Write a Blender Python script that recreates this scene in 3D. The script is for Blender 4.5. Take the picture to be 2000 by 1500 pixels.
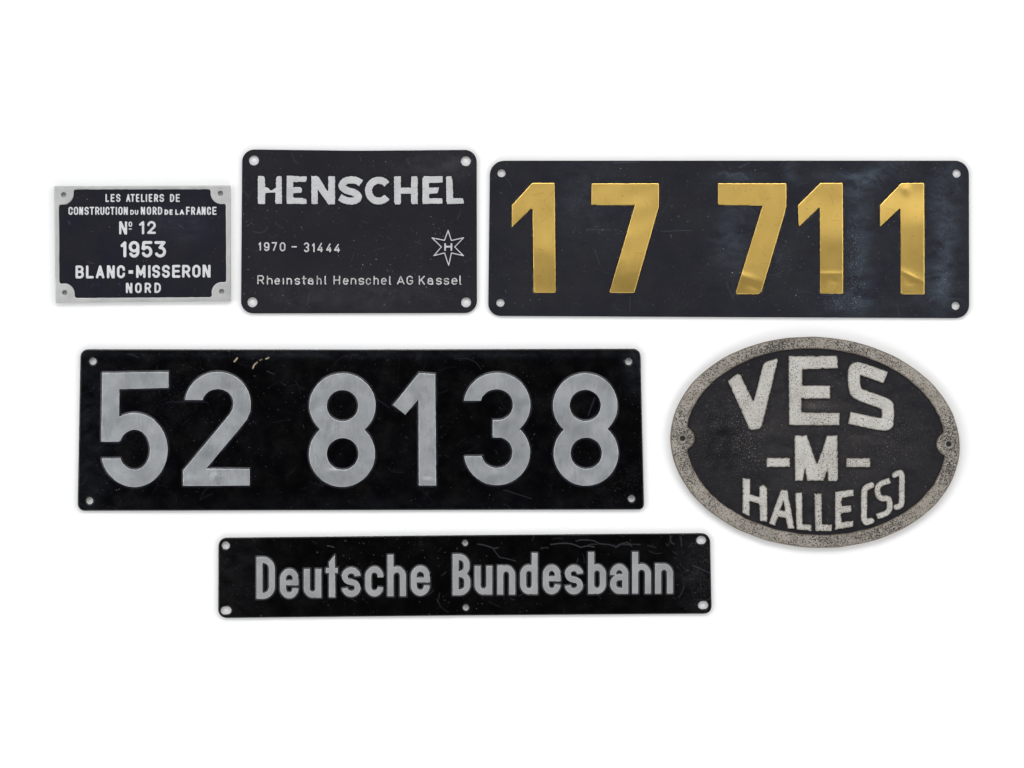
import bpy, math, random
import numpy as np

# ------------------------------------------------------------------ scene, camera, light
scene = bpy.context.scene
for o in list(bpy.data.objects):
    bpy.data.objects.remove(o)
COL = scene.collection
LIFT = 3                        # extra thickness under every plate, photograph pixels
S = 0.00065                       # metres on the table per photograph pixel (plates 0.2 - 0.7 m long)

cam_d = bpy.data.cameras.new('camera')
cam = bpy.data.objects.new('camera', cam_d)
COL.objects.link(cam)
cam_d.lens = 160
cam_d.sensor_width = 36
cam_d.clip_start = 0.05
cam_d.clip_end = 50
cam.location = (0, 0, 2000 * S * 160 / 36)
scene.camera = cam

world = bpy.data.worlds.new('World')
scene.world = world
world.use_nodes = True
world.node_tree.nodes['Background'].inputs[0].default_value = (1, 1, 1, 1)
world.node_tree.nodes['Background'].inputs[1].default_value = 0.025

scene.view_settings.view_transform = 'Standard'
scene.view_settings.look = 'None'
scene.view_settings.exposure = 0
scene.view_settings.gamma = 1
scene.view_settings.use_curve_mapping = False


def softbox(name, az, el, dist, sx, sy, power, tint=(1, 1, 1)):
    d = bpy.data.lights.new(name, 'AREA')
    d.shape = 'RECTANGLE'
    d.size, d.size_y = sx, sy
    d.energy = power
    d.color = tint
    o = bpy.data.objects.new(name, d)
    COL.objects.link(o)
    a, e = math.radians(az), math.radians(el)
    v = (dist * math.cos(e) * math.cos(a), dist * math.cos(e) * math.sin(a), dist * math.sin(e))
    o.location = v
    # local -Z at the table centre
    from mathutils import Vector
    o.rotation_euler = (-Vector(v)).to_track_quat('-Z', 'Y').to_euler()
    return o


PW = 0.446
softbox('softbox_back', 90, 54, 3.4, 3.8, 1.5, 175 * PW)
softbox('softbox_front', 270, 36, 3.4, 3.8, 1.6, 115 * PW)
softbox('softbox_side', 180, 41, 3.6, 3.0, 1.6, 125 * PW, (0.97, 0.98, 1))
softbox('softbox_side', 0, 41, 3.6, 3.0, 1.6, 115 * PW)


# ------------------------------------------------------------------ materials
def new_mat(name):
    m = bpy.data.materials.new(name)
    m.use_nodes = True
    nt = m.node_tree
    return m, nt, nt.nodes['Principled BSDF']


class N:
    """small node-graph helper; coordinates are photograph-pixel sized object units"""
    def __init__(self, nt):
        self.nt = nt
        tc = nt.nodes.new('ShaderNodeTexCoord')
        mp = nt.nodes.new('ShaderNodeMapping')
        mp.inputs['Scale'].default_value = (1 / S, 1 / S, 1 / S)
        nt.links.new(tc.outputs['Object'], mp.inputs[0])
        self.co = mp.outputs[0]

    def stretched(self, sx, sy, rot=0):
        mp = self.nt.nodes.new('ShaderNodeMapping')
        mp.inputs['Scale'].default_value = (sx, sy, 1)
        mp.inputs['Rotation'].default_value = (0, 0, rot)
        self.nt.links.new(self.co, mp.inputs[0])
        return mp.outputs[0]

    def noise(self, scale, detail=2, rough=0.5, co=None, dist=0):
        n = self.nt.nodes.new('ShaderNodeTexNoise')
        n.inputs['Scale'].default_value = scale
        n.inputs['Detail'].default_value = detail
        n.inputs['Roughness'].default_value = rough
        n.inputs['Distortion'].default_value = dist
        self.nt.links.new(co or self.co, n.inputs['Vector'])
        return n.outputs['Fac']

    def attr(self, name):
        n = self.nt.nodes.new('ShaderNodeAttribute')
        n.attribute_name = name
        return n.outputs['Fac']

    def ramp(self, val, a, b, lo=0.0, hi=1.0):
        n = self.nt.nodes.new('ShaderNodeMapRange')
        n.inputs[1].default_value = a
        n.inputs[2].default_value = b
        n.inputs[3].default_value = lo
        n.inputs[4].default_value = hi
        self.nt.links.new(val, n.inputs[0])
        return n.outputs[0]

    def math(self, op, a, b=0.0):
        n = self.nt.nodes.new('ShaderNodeMath')
        n.operation = op
        for i, v in enumerate((a, b)):
            if isinstance(v, (int, float)):
                n.inputs[i].default_value = v
            else:
                self.nt.links.new(v, n.inputs[i])
        return n.outputs[0]

    def mix(self, fac, c1, c2):
        n = self.nt.nodes.new('ShaderNodeMix')
        n.data_type = 'RGBA'
        for idx, v in ((0, fac), (6, c1), (7, c2)):
            if isinstance(v, (int, float)):
                n.inputs[idx].default_value = v
            elif isinstance(v, tuple):
                n.inputs[idx].default_value = (*v, 1)
            else:
                self.nt.links.new(v, n.inputs[idx])
        return n.outputs[2]

    def bump(self, h, strength, dist_px=1.0):
        n = self.nt.nodes.new('ShaderNodeBump')
        n.inputs['Strength'].default_value = strength
        n.inputs['Distance'].default_value = dist_px * S
        self.nt.links.new(h, n.inputs['Height'])
        return n.outputs[0]


def lin(r, g, b):
    def f(c):
        c /= 255
        return c / 12.92 if c <= 0.04045 else ((c + 0.055) / 1.055) ** 2.4
    return (f(r), f(g), f(b))


def paint(name, base, alt, dust_or_sheen, rough, spec=0.5, speck=0.70, speckcol=(0.25, 0.26, 0.28), chip=(0.70, 0.58, 0.40),
          grain=0.08, mott=0.012):
    """old enamel: mottled, with hand-placed wear and painted sheen read from the mesh, and tiny dusty specks"""
    m, nt, p = new_mat(name)
    g = N(nt)
    c = g.mix(g.ramp(g.noise(mott, 5, 0.6), 0.35, 0.68), base, alt)
    fine = g.noise(0.22, 3, 0.7)
    c = g.mix(g.ramp(fine, 0.45, 0.8, 0, 0.35), c, tuple(min(1, v * 1.5 + 0.0003) for v in alt))
    d = g.math('MULTIPLY', g.attr('dust_or_sheen'), g.ramp(g.noise(1.0, 5, 0.65, co=g.stretched(0.026, 0.042, 0.6), dist=0.5), 0.30, 0.72))
    d2 = g.math('MULTIPLY', d, g.ramp(g.noise(0.35, 3, 0.7), 0.2, 0.75, 0.35, 1.3))
    c = g.mix(d2, c, dust_or_sheen)
    grit = g.math('MULTIPLY', g.attr('grit'), g.ramp(g.noise(0.38, 2, 0.6), 0.60, 0.70))
    c = g.mix(grit, c, tuple(min(1, v * 2.2 + .02) for v in dust_or_sheen))
    sp = g.math('MULTIPLY', g.ramp(g.noise(0.30, 1, 0.4), speck, speck + 0.05), g.ramp(g.noise(0.01, 3), 0.42, 0.7))
    c = g.mix(sp, c, speckcol)
    c = g.mix(g.attr('scratch'), c, dust_or_sheen)
    c = g.mix(g.attr('chip'), c, chip)
    nt.links.new(c, p.inputs['Base Color'])
    r = g.ramp(g.noise(0.03, 4, 0.6), 0.3, 0.7, rough - 0.06, rough + 0.08)
    r = g.math('ADD', r, g.math('MULTIPLY', d2, 0.3))
    nt.links.new(r, p.inputs['Roughness'])
    p.inputs['Specular IOR Level'].default_value = spec
    h = g.math('ADD', g.math('MULTIPLY', g.noise(0.5, 3, 0.6), 0.5), g.math('MULTIPLY', g.noise(0.03, 2), 2.0))
    nt.links.new(g.bump(h, grain, 1.0), p.inputs['Normal'])
    return m


def metal(name, base, alt, rough, metallic=1.0, brush=(0.02, 0.6), brushamt=0.10, stain=None, stain_t=(0.60, 0.75), bumps=0.10,
          pit=None, pit_t=(0.60, 0.66), pit_s=0.33, mott=0.03, rvar=0.05):
    m, nt, p = new_mat(name)
    g = N(nt)
    c = g.mix(g.ramp(g.noise(mott, 4, 0.6), 0.34, 0.68), base, alt)
    if stain:
        c = g.mix(g.math('MULTIPLY', g.ramp(g.noise(0.09, 5, 0.7, dist=0.6), *stain_t), 0.75), c, stain)
    if pit:
        dens = g.ramp(g.noise(0.02, 3), 0.3, 0.7, -0.035, 0.035)
        pv = g.math('ADD', g.noise(pit_s, 3, 0.65), dens)
        pv = g.math('ADD', pv, g.math('MULTIPLY', g.attr('grit'), 0.10))
        c = g.mix(g.ramp(pv, *pit_t), c, pit)
    c = g.mix(g.attr('scratch'), c, stain or tuple(v * .3 for v in alt))
    nt.links.new(c, p.inputs['Base Color'])
    p.inputs['Metallic'].default_value = metallic
    br = g.noise(1.0, 3, 0.7, co=g.stretched(*brush))
    r = g.ramp(br, 0.3, 0.7, rough - brushamt * .5, rough + brushamt * .5)
    r = g.math('ADD', r, g.ramp(g.noise(0.025, 3), 0.3, 0.7, -rvar, rvar))
    nt.links.new(r, p.inputs['Roughness'])
    h = g.math('ADD', g.math('MULTIPLY', br, 0.8), g.math('MULTIPLY', g.noise(0.3, 3, 0.6), 0.8))
    nt.links.new(g.bump(h, bumps, 1.0), p.inputs['Normal'])
    return m


M = {}
M['white'] = None
m, nt, p = new_mat('white_paper')
g = N(nt)
nt.links.new(g.mix(g.noise(0.02, 4, 0.6), (0.885, 0.885, 0.885), (0.90, 0.90, 0.90)), p.inputs['Base Color'])
p.inputs['Roughness'].default_value = 0.9
p.inputs['Specular IOR Level'].default_value = 0.1
M['white'] = m

M['navy'] = paint('navy_black_paint', lin(22, 23, 34), lin(29, 28, 34), lin(90, 92, 110), 0.62, 0.1, 0.76, grain=0.25, mott=0.02)
M['charcoal'] = paint('charcoal_paint', lin(27, 26, 33), lin(32, 31, 35), lin(88, 88, 94), 0.62, 0.1, 0.75, grain=0.15)
M['blueblack'] = paint('blue_black_paint', lin(26, 26, 34), lin(34, 34, 38), lin(82, 92, 104), 0.62, 0.1, 0.76, lin(150, 158, 170), grain=0.16)
M['gloss'] = paint('gloss_black_enamel', (0.0003, 0.0003, 0.0004), (0.0006, 0.0006, 0.0012), lin(64, 66, 78), 0.22, 0.35, 0.74, lin(90, 90, 96), grain=0.10)
M['gloss_sign'] = paint('gloss_black_sign_enamel', (0.0003, 0.0003, 0.0003), (0.0006, 0.0006, 0.0009), lin(80, 80, 86), 0.22, 0.35, 0.75, lin(90, 90, 96), grain=0.06)
M['ovalblack'] = paint('matt_black_cast_paint', lin(21, 21, 27), lin(28, 27, 31), lin(100, 96, 92), 0.6, 0.12, 0.715, lin(128, 124, 118), chip=(0.002, 0.002, 0.003), grain=0.4, mott=0.01)

M['alu'] = metal('cast_aluminium', (0.53, 0.53, 0.52), (0.44, 0.45, 0.445), 0.5, 0.65, stain=(0.45, 0.45, 0.44), stain_t=(0.66, 0.8))
M['alu_letter'] = metal('aluminium_letter_face', (0.66, 0.66, 0.68), (0.58, 0.58, 0.60), 0.55, 0.4)
M['silver'] = metal('brushed_silver_face', (0.58, 0.585, 0.59), (0.48, 0.485, 0.49), 0.5, 0.5, brush=(0.03, 0.5), stain=(0.35, 0.34, 0.35), stain_t=(0.62, 0.75))
M['silver_small'] = metal('worn_silver_face', (0.66, 0.66, 0.66), (0.46, 0.46, 0.46), 0.5, 0.4, stain=(0.12, 0.12, 0.13), stain_t=(0.50, 0.64))
M['brass'] = metal('polished_brass', (0.97, 0.665, 0.185), (0.94, 0.63, 0.165), 0.37, 1.0, rvar=0.012, brush=(0.5, 0.03), brushamt=0.025, stain=(0.52, 0.29, 0.08), stain_t=(0.64, 0.85), bumps=0.025, pit=(0.45, 0.27, 0.09), pit_t=(0.70, 0.80), pit_s=0.16)
M['steel'] = metal('brushed_aluminium_digit', (0.47, 0.485, 0.495), (0.37, 0.39, 0.405), 0.45, 0.8, brush=(0.5, 0.04), stain=(0.24, 0.25, 0.26), stain_t=(0.62, 0.8))
M['steel_sign'] = metal('dull_aluminium_letter', (0.43, 0.435, 0.44), (0.38, 0.385, 0.39), 0.5, 0.7, brush=(0.5, 0.05))
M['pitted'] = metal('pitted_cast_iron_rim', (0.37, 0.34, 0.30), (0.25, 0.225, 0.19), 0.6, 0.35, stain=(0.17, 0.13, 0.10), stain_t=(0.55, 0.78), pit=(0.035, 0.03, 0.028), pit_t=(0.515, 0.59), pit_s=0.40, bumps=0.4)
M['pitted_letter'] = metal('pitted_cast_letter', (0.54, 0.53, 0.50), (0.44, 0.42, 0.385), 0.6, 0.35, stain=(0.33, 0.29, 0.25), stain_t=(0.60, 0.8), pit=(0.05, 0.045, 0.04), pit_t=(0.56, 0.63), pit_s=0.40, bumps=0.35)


# ------------------------------------------------------------------ shapes as signed distance fields (photograph pixels, y down)
def seg_d(X, Y, a, b):
    ax, ay = a
    bx, by = b
    dx, dy = bx - ax, by - ay
    L = dx * dx + dy * dy
    t = np.clip(((X - ax) * dx + (Y - ay) * dy) / max(L, 1e-9), 0, 1)
    return np.hypot(X - ax - t * dx, Y - ay - t * dy)


def poly_d(X, Y, pts):
    d = np.full(X.shape, 1e9)
    ins = np.zeros(X.shape, bool)
    n = len(pts)
    for i in range(n):
        a, b = pts[i], pts[(i + 1) % n]
        d = np.minimum(d, seg_d(X, Y, a, b))
        if a[1] != b[1]:
            c = ((a[1] > Y) != (b[1] > Y)) & (X < (b[0] - a[0]) * (Y - a[1]) / (b[1] - a[1]) + a[0])
            ins ^= c
    return np.where(ins, -d, d)


def stroke_d(X, Y, pts, w, c0='r', c1='r'):
    d = np.full(X.shape, 1e9)
    for a, b in zip(pts[:-1], pts[1:]):
        d = np.minimum(d, seg_d(X, Y, a, b))
    d = d - w / 2
    for cap, p, q in ((c0, pts[0], pts[1]), (c1, pts[-1], pts[-2])):
        if cap == 'b':
            tx, ty = p[0] - q[0], p[1] - q[1]
            l = math.hypot(tx, ty)
            tx, ty = tx / l, ty / l
            ahead = (X - p[0]) * tx + (Y - p[1]) * ty
            side = np.abs((X - p[0]) * ty - (Y - p[1]) * tx)
            near = (ahead < w * .53) & (ahead > -w * .5) & (side < w * .75)
            d = np.where(near, np.maximum(d, ahead), d)
            d = np.where((ahead > 0) & (side < w) & (ahead < 2 * w) & (d > 0), np.maximum(d, np.minimum(ahead, d + w / 2)), d)
    return d


def ops_d(X, Y, ops):
    s = np.full(X.shape, 1e9)
    for op in ops:
        if op[1] == 'P':
            d = poly_d(X, Y, op[2])
        else:
            d = stroke_d(X, Y, op[2], *op[3:])
        s = np.minimum(s, d) if op[0] == '+' else np.maximum(s, -d)
    return s


def ops_box(ops, pad):
    xs, ys = [], []
    for op in ops:
        if op[0] == '+':
            e = 0 if op[1] == 'P' else op[3] / 2
            for x, y in op[2]:
                xs += [x - e, x + e]
                ys += [y - e, y + e]
    return min(xs) - pad, min(ys) - pad, max(xs) + pad, max(ys) + pad


def arc(cx, cy, rx, ry, a0, a1, n=None):
    n = n or max(4, int(abs(a1 - a0) / 9))
    return [(cx + rx * math.cos(math.radians(a0 + (a1 - a0) * i / n)),
             cy + ry * math.sin(math.radians(a0 + (a1 - a0) * i / n))) for i in range(n + 1)]


def ell(cx, cy, rx, ry, n=80):
    return arc(cx, cy, rx, ry, 0, 360, n)[:-1]


def smooth(pts, n=6):
    out = []
    P = [pts[0]] + list(pts) + [pts[-1]]
    for i in range(1, len(P) - 2):
        p0, p1, p2, p3 = P[i - 1:i + 3]
        for k in range(n):
            t = k / n
            out.append(tuple(.5 * (2 * p1[j] + (p2[j] - p0[j]) * t + (2 * p0[j] - 5 * p1[j] + 4 * p2[j] - p3[j]) * t * t
                                   + (3 * p1[j] - p0[j] - 3 * p2[j] + p3[j]) * t ** 3) for j in (0, 1)))
    out.append(tuple(pts[-1]))
    return out


def wob(X, Y, wl, seed):
    """smooth irregular ripple in -1..1"""
    r = random.Random(seed)
    s = 0
    for k in range(6):
        a = r.uniform(0, 6.28)
        f = 6.28 / (wl * r.uniform(.6, 1.7))
        s = s + np.sin((X * math.cos(a) + Y * math.sin(a)) * f + r.uniform(0, 6.28))
    return s / 3.2


# ------------------------------------------------------------------ mesh from a field
def field_mesh(name, sdf, hgt, box, step, z0, attrs=None):
    """sheet where sdf<0, lifted to hgt(x,y,depth), with vertical sides down to z0. All in photo px; stored in metres."""
    x0, y0, x1, y1 = box
    nx, ny = int((x1 - x0) / step) + 2, int((y1 - y0) / step) + 2
    xs = x0 + step * np.arange(nx)
    ys = y0 + step * np.arange(ny)
    X, Y = np.meshgrid(xs, ys, indexing='ij')
    D = sdf(X, Y)
    D = np.where(np.abs(D) < 1e-4 * step, -1e-4 * step, D)
    ins = D < 0
    idx = -np.ones(D.shape, int)
    idx[ins] = np.arange(ins.sum())
    vx, vy, vd = list(X[ins]), list(Y[ins]), list(-D[ins])
    full = ins[:-1, :-1] & ins[1:, :-1] & ins[1:, 1:] & ins[:-1, 1:]
    anyi = ins[:-1, :-1] | ins[1:, :-1] | ins[1:, 1:] | ins[:-1, 1:]
    i, j = np.nonzero(full)
    # photo y is down -> corner order reversed so faces look up
    faces = np.stack([idx[i, j], idx[i, j + 1], idx[i + 1, j + 1], idx[i + 1, j]], 1).tolist()
    cut = {}

    def crossing(a, b):
        k = (a, b) if a < b else (b, a)
        if k not in cut:
            da, db = D[k[0]], D[k[1]]
            t = da / (da - db)
            cut[k] = len(vx)
            vx.append(X[k[0]] + t * (X[k[1]] - X[k[0]]))
            vy.append(Y[k[0]] + t * (Y[k[1]] - Y[k[0]]))
            vd.append(0.0)
        return cut[k]
    rim = []
    for i, j in zip(*np.nonzero(anyi & ~full)):
        cs = [(i, j), (i, j + 1), (i + 1, j + 1), (i + 1, j)]
        f = []
        tag = []
        for q in range(4):
            a, b = cs[q], cs[(q + 1) % 4]
            if ins[a]:
                f.append(int(idx[a]))
                tag.append(0)
            if ins[a] != ins[b]:
                f.append(crossing(a, b))
                tag.append(1 if ins[a] else 2)       # 1 leaving, 2 entering
        if len(f) >= 3:
            faces.append(f)
            for q in range(len(f)):
                if tag[q] == 1 and tag[(q + 1) % len(f)] == 2:
                    rim.append((f[q], f[(q + 1) % len(f)]))
    vx, vy, vd = np.array(vx), np.array(vy), np.array(vd)
    vz = hgt(vx, vy, vd)
    nt_ = len(vx)
    verts = np.stack([vx, vy, vz], 1)
    # sides: own copies of the rim vertices, so the top keeps its own shading
    low, side = {}, []
    extra = []
    for a, b in rim:
        for v in (a, b):
            if v not in low:
                low[v] = nt_ + len(extra)
                extra.append((vx[v], vy[v], vz[v]))
                extra.append((vx[v], vy[v], z0))
        side.append([low[b], low[a], low[a] + 1, low[b] + 1])
    if extra:
        verts = np.concatenate([verts, np.array(extra)])
    me = bpy.data.meshes.new(name)
    pts = np.stack([(verts[:, 0] - CEN[0]) * S, (CEN[1] - verts[:, 1]) * S, (verts[:, 2] + (LIFT if z0 != 0 else 0)) * S], 1)
    if z0 == 0:
        pts[:nt_, 2] += LIFT * S
        pts[nt_::2, 2] += LIFT * S      # rim tops rise, rim feet stay on the table
    me.from_pydata(pts.tolist(), [], faces + side)
    me.polygons.foreach_set('use_smooth', np.ones(len(faces) + len(side), bool))
    for an, fn in (attrs or {}).items():
        at = me.attributes.new(an, 'FLOAT', 'POINT')
        at.data.foreach_set('value', np.clip(fn(verts[:, 0], verts[:, 1]), 0, 1).astype(np.float32))
    me.update()
    return me


CEN = (0, 0)                       # centre of the plate being built, photo px


def rounded(d, b):
    t = np.clip(1 - d / b, 0, 1)
    return b * (1 - np.sqrt(np.clip(1 - t * t, 0, 1)))


def part(name, me, mat, root, label=None):
    o = bpy.data.objects.new(name, me)
    COL.objects.link(o)
    me.materials.append(mat)
    o.parent = root
    if label:
        o['label'] = label
    return o


def thing(name, label, cat, box, z=0.0):
    global CEN
    CEN = ((box[0] + box[2]) / 2, (box[1] + box[3]) / 2)
    o = bpy.data.objects.new(name, None)
    COL.objects.link(o)
    o.empty_display_size = 0.02
    o.location = ((CEN[0] - 1000) * S, (750 - CEN[1]) * S, z)
    o['label'] = label
    o['category'] = cat
    o['group'] = 'metal railway plates laid out on white'
    return o


class Plate:
    """collects raised characters so the sheet can swell around them, then builds sheet and characters"""
    def __init__(self, root, warp=None):
        self.root = root
        self.chars = []
        self.warp = warp or (lambda x, y: 0 * x)

    def add(self, name, ops, mat, h, bevel, step, rag=0.0, ragwl=6, dent=None, label=None, attrs=None):
        self.chars.append(dict(name=name, ops=ops, mat=mat, h=h, bevel=bevel, step=step, rag=rag, ragwl=ragwl, dent=dent,
                               label=label, seed=len(self.chars), attrs=attrs))

    def build_chars(self, zbase):
        for c in self.chars:
            f = lambda X, Y, c=c: ops_d(X, Y, c['ops']) + c['rag'] * wob(X, Y, c['ragwl'], c['seed'])
            dent = c['dent'] or (lambda x, y: 0 * x)
            top = lambda x, y, d, c=c, dent=dent: zbase + self.warp(x, y) + c['h'] - rounded(d, c['bevel']) + dent(x, y)
            me = field_mesh(c['name'], f, top, ops_box(c['ops'], 2 + c['rag']), c['step'], zbase - 1.0, c['attrs'])
            part(c['name'], me, c['mat'], self.root, c['label'])

    def near_chars(self, x, y, reach):
        """distance outside the nearest character, limited to reach"""
        out = np.full(x.shape, 1e3)
        for c in self.chars:
            b = ops_box(c['ops'], reach + 1)
            m = (x > b[0]) & (x < b[2]) & (y > b[1]) & (y < b[3])
            if m.any():
                out[m] = np.minimum(out[m], ops_d(x[m], y[m], c['ops']))
        return out


def round_quad(pts, radii):
    """outline polygon of a quad with its own corner radius at each corner"""
    out = []
    n = len(pts)
    for i in range(n):
        p, a, b = pts[i], pts[i - 1], pts[(i + 1) % n]
        r = radii[i]
        ua = np.array(a) - p
        ub = np.array(b) - p
        ua = ua / np.linalg.norm(ua)
        ub = ub / np.linalg.norm(ub)
        s, e = np.array(p) + ua * r, np.array(p) + ub * r
        for k in range(13):
            t = k / 12
            # circular-ish blend
            w = 0.707
            q = ((1 - t) ** 2 * s + 2 * w * t * (1 - t) * np.array(p) + t * t * e) / ((1 - t) ** 2 + 2 * w * t * (1 - t) + t * t)
            out.append(tuple(q))
    return out


def marks(lines):
    """lines: (points, width, strength) -> function giving the strongest mark"""
    def f(x, y):
        out = np.zeros(x.shape)
        for pts, w, s in lines:
            xs = [p[0] for p in pts]
            ys = [p[1] for p in pts]
            m = (x > min(xs) - w - 3) & (x < max(xs) + w + 3) & (y > min(ys) - w - 3) & (y < max(ys) + w + 3)
            if not m.any():
                continue
            if len(pts) == 1:
                d = np.hypot(x[m] - pts[0][0], y[m] - pts[0][1])
            else:
                d = np.full(m.sum(), 1e9)
                for a, b in zip(pts[:-1], pts[1:]):
                    d = np.minimum(d, seg_d(x[m], y[m], a, b))
            out[m] = np.maximum(out[m], s * np.clip(1.5 - d / w, 0, 1))
        return out
    return f


def random_scratches(seed, box, n, lmax, s=(0.1, 0.4), w=0.9):
    r = random.Random(seed)
    out = []
    for _ in range(n):
        x, y = r.uniform(box[0], box[2]), r.uniform(box[1], box[3])
        a = r.uniform(0, 6.28)
        l = r.uniform(.15, 1) ** 2 * lmax
        b = r.uniform(-.5, .5)
        pts = []
        for k in range(5):
            pts.append((x, y))
            x += math.cos(a) * l / 4
            y += math.sin(a) * l / 4
            a += b * .5
        out.append((pts, w, r.uniform(*s)))
    return out


def random_specks(seed, box, n, s=(0.3, 0.9), w=(0.7, 1.4)):
    r = random.Random(seed)
    return [([(r.uniform(box[0], box[2]), r.uniform(box[1], box[3]))], r.uniform(*w), r.uniform(*s)) for _ in range(n)]


def blob(cx, cy, rx, ry, rot=0.0):
    c, s = math.cos(rot), math.sin(rot)
    return lambda x, y: np.exp(-((((x - cx) * c + (y - cy) * s) / rx) ** 2 + ((-(x - cx) * s + (y - cy) * c) / ry) ** 2))


# ------------------------------------------------------------------ stroke lettering fitted to a box
def glyph(ch, x0, y0, x1, y1, t, c='r', xh=None):
    a = t / 2
    L, R, T, B = x0 + a, x1 - a, y0 + a, y1 - a
    w, h = x1 - x0, y1 - y0
    cx, mid = (x0 + x1) / 2, (y0 + y1) / 2
    rd = c == 'r'
    yt, yb, xl, xr = (T, B, L, R) if rd else (y0, y1, x0, x1)
    rx = (R - L) / 2
    ry = min(rx * 1.12, (B - T) / 2)
    st = lambda pts, c0=c, c1=c: ('+', 'S', pts, t, c0, c1)
    V = lambda x, a=None, b=None: st([(x, yt if a is None else a), (x, yb if b is None else b)])
    H = lambda y, a=None, b=None: st([(xl if a is None else a, y), (xr if b is None else b, y)])
    fy = lambda f: y0 + f * h
    q = (mid - T) / 2
    if ch == 'L':
        return [V(L), H(B)]
    if ch == 'E':
        return [V(L), H(T), H(B), H(fy(.49), None, xr - .08 * w)]
    if ch == 'F':
        return [V(L), H(T), H(fy(.5), None, xr - .1 * w)]
    if ch == 'H':
        return [V(L), V(R), H(mid)]
    if ch == 'T':
        return [V(cx), H(T)]
    if ch in 'Ii':
        return [V(cx)]
    if ch == '-':
        return [H(mid)]
    if ch == 'N':
        return [V(L), V(R), ('+', 'P', [(x0, y0), (x0 + t * 1.15, y0), (x1, y1), (x1 - t * 1.15, y1)])]
    if ch == 'M':
        return [V(L), V(R), st([(L, T), (cx, fy(.72)), (R, T)], 'r', 'r')]
    if ch == 'A':
        k = .66
        return [st([(L, yb), (cx, T)], c, 'r'), st([(R, yb), (cx, T)], c, 'r'),
                st([(cx - (cx - L) * .66, fy(.69)), (cx + (R - cx) * .66, fy(.69))], 'r', 'r')]
    if ch == 'K':
        return [V(L), st([(R, yt), (L, fy(.62))], c, 'r'), st([(L + .3 * w, fy(.46)), (R, yb)], 'r', c)]
    if ch in 'O0':
        pts = arc(cx, T + ry, rx, ry, 180, 360) + arc(cx, B - ry, rx, ry, 0, 180)
        return [st(pts + [pts[0]], 'r', 'r')]
    if ch == 'C':
        return [st([(R, fy(.34))] + arc(cx, T + ry, rx, ry, 0, -180) + arc(cx, B - ry, rx, ry, 180, 0) + [(R, fy(.66))])]
    if ch == 'G':
        return [st(arc(cx, T + ry, rx, ry, -28, -180) + arc(cx, B - ry, rx, ry, 180, 0) + [(R, fy(.55)), (cx + .05 * w, fy(.55))])]
    if ch == 'D':
        r = min(w * .5, (B - T) / 2)
        return [V(L), st([(L, T), (R - r, T)] + arc(R - r, T + r, r, r, 270, 360) + arc(R - r, B - r, r, r, 0, 90) + [(L, B)], 'r', 'r')] + \
            ([] if rd else [('+', 'P', [(x0, y0), (L + a, y0), (L + a, y0 + t), (x0, y0 + t)]), ('+', 'P', [(x0, y1 - t), (L + a, y1 - t), (L + a, y1), (x0, y1)])])
    if ch == 'B':
        m = fy(.485)
        r1, r2 = min((m - T) / 2, w * .42), min((B - m) / 2, w * .42)
        R1 = R - .04 * w
        out = [V(L), st([(L, T), (R1 - r1, T)] + arc(R1 - r1, T + r1, r1, r1, 270, 360) + arc(R1 - r1, m - r1, r1, r1, 0, 90) + [(L, m)], 'r', 'r'),
               st([(L, m), (R - r2, m)] + arc(R - r2, m + r2, r2, r2, 270, 360) + arc(R - r2, B - r2, r2, r2, 0, 90) + [(L, B)], 'r', 'r')]
        if not rd:
            out += [('+', 'P', [(x0, y0), (L + a, y0), (L + a, y0 + t), (x0, y0 + t)]), ('+', 'P', [(x0, y1 - t), (L + a, y1 - t), (L + a, y1), (x0, y1)])]
        return out
    if ch == 'R':
        m = fy(.55)
        r = min((m - T) / 2, w * .42)
        return [V(L), st([(L, T), (R - r, T)] + arc(R - r, T + r, r, r, 270, 360) + arc(R - r, m - r, r, r, 0, 90) + [(L, m)], 'r', 'r'),
                st([(cx + .02 * w, m), (R, yb)], 'r', c)]
    if ch in 'Ss':
        return [st(arc(cx, T + q, rx, q, -12 if rd else -2, -270) + arc(cx, B - q, rx, q, -90, 168 if rd else 178))]
    if ch == 'U':
        return [st([(L, yt), (L, B - ry)] + arc(cx, B - ry, rx, ry, 180, 0) + [(R, yt)])]
    if ch == '1':
        return [V(R), st([(R, T), (L, fy(.27))], 'r', c)]
    if ch == '2':
        k = (B - T) * .30
        return [st(arc(cx, T + k, rx, k, 188, 385) + [(L, B)], c, 'r'), H(B)]
    if ch == '3':
        return [st(arc(cx, T + q, rx, q, 205, 450)), st(arc(cx, B - q, rx, q, -90, 155))]
    if ch == 'z':                  # three with a flat top
        k = (B - T) * .31
        return [st([(xl, T), (R - .04 * w, T), (cx - .02 * w, B - 2 * k)] + arc(cx, B - k, rx, k, -80, 150), c, c)]
    if ch == '4':
        vx = x0 + .72 * w
        return [st([(vx, yt), (L, fy(.74)), (R, fy(.74))], c, c), st([(vx, fy(.50)), (vx, yb)])]
    if ch == '5':
        k = (B - T) * .32
        return [st([(xr, T), (L + .08 * w, T), (L, B - 1.75 * k)] + arc(cx, B - k, rx, k, -140, 155), c, c)]
    if ch == '7':
        return [st([(xl, T), (R, T), (x0 + .38 * w, yb)], c, c)]
    if ch == '9':
        k = (B - T) * .31
        return [st(ell(cx, T + k, rx, k, 32) + [(R, T + k)], 'r', 'r'), st([(R, T + k), (R, B - k)] + arc(cx, B - k, rx, k, 0, 150), 'r', c)]
    # lower case; box spans the full letter, xh = top of the x-height
    X = y0 if xh is None else xh
    XT = X + a
    hx = y1 - X
    ry = min(rx * 1.12, (B - XT) / 2)
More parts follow.
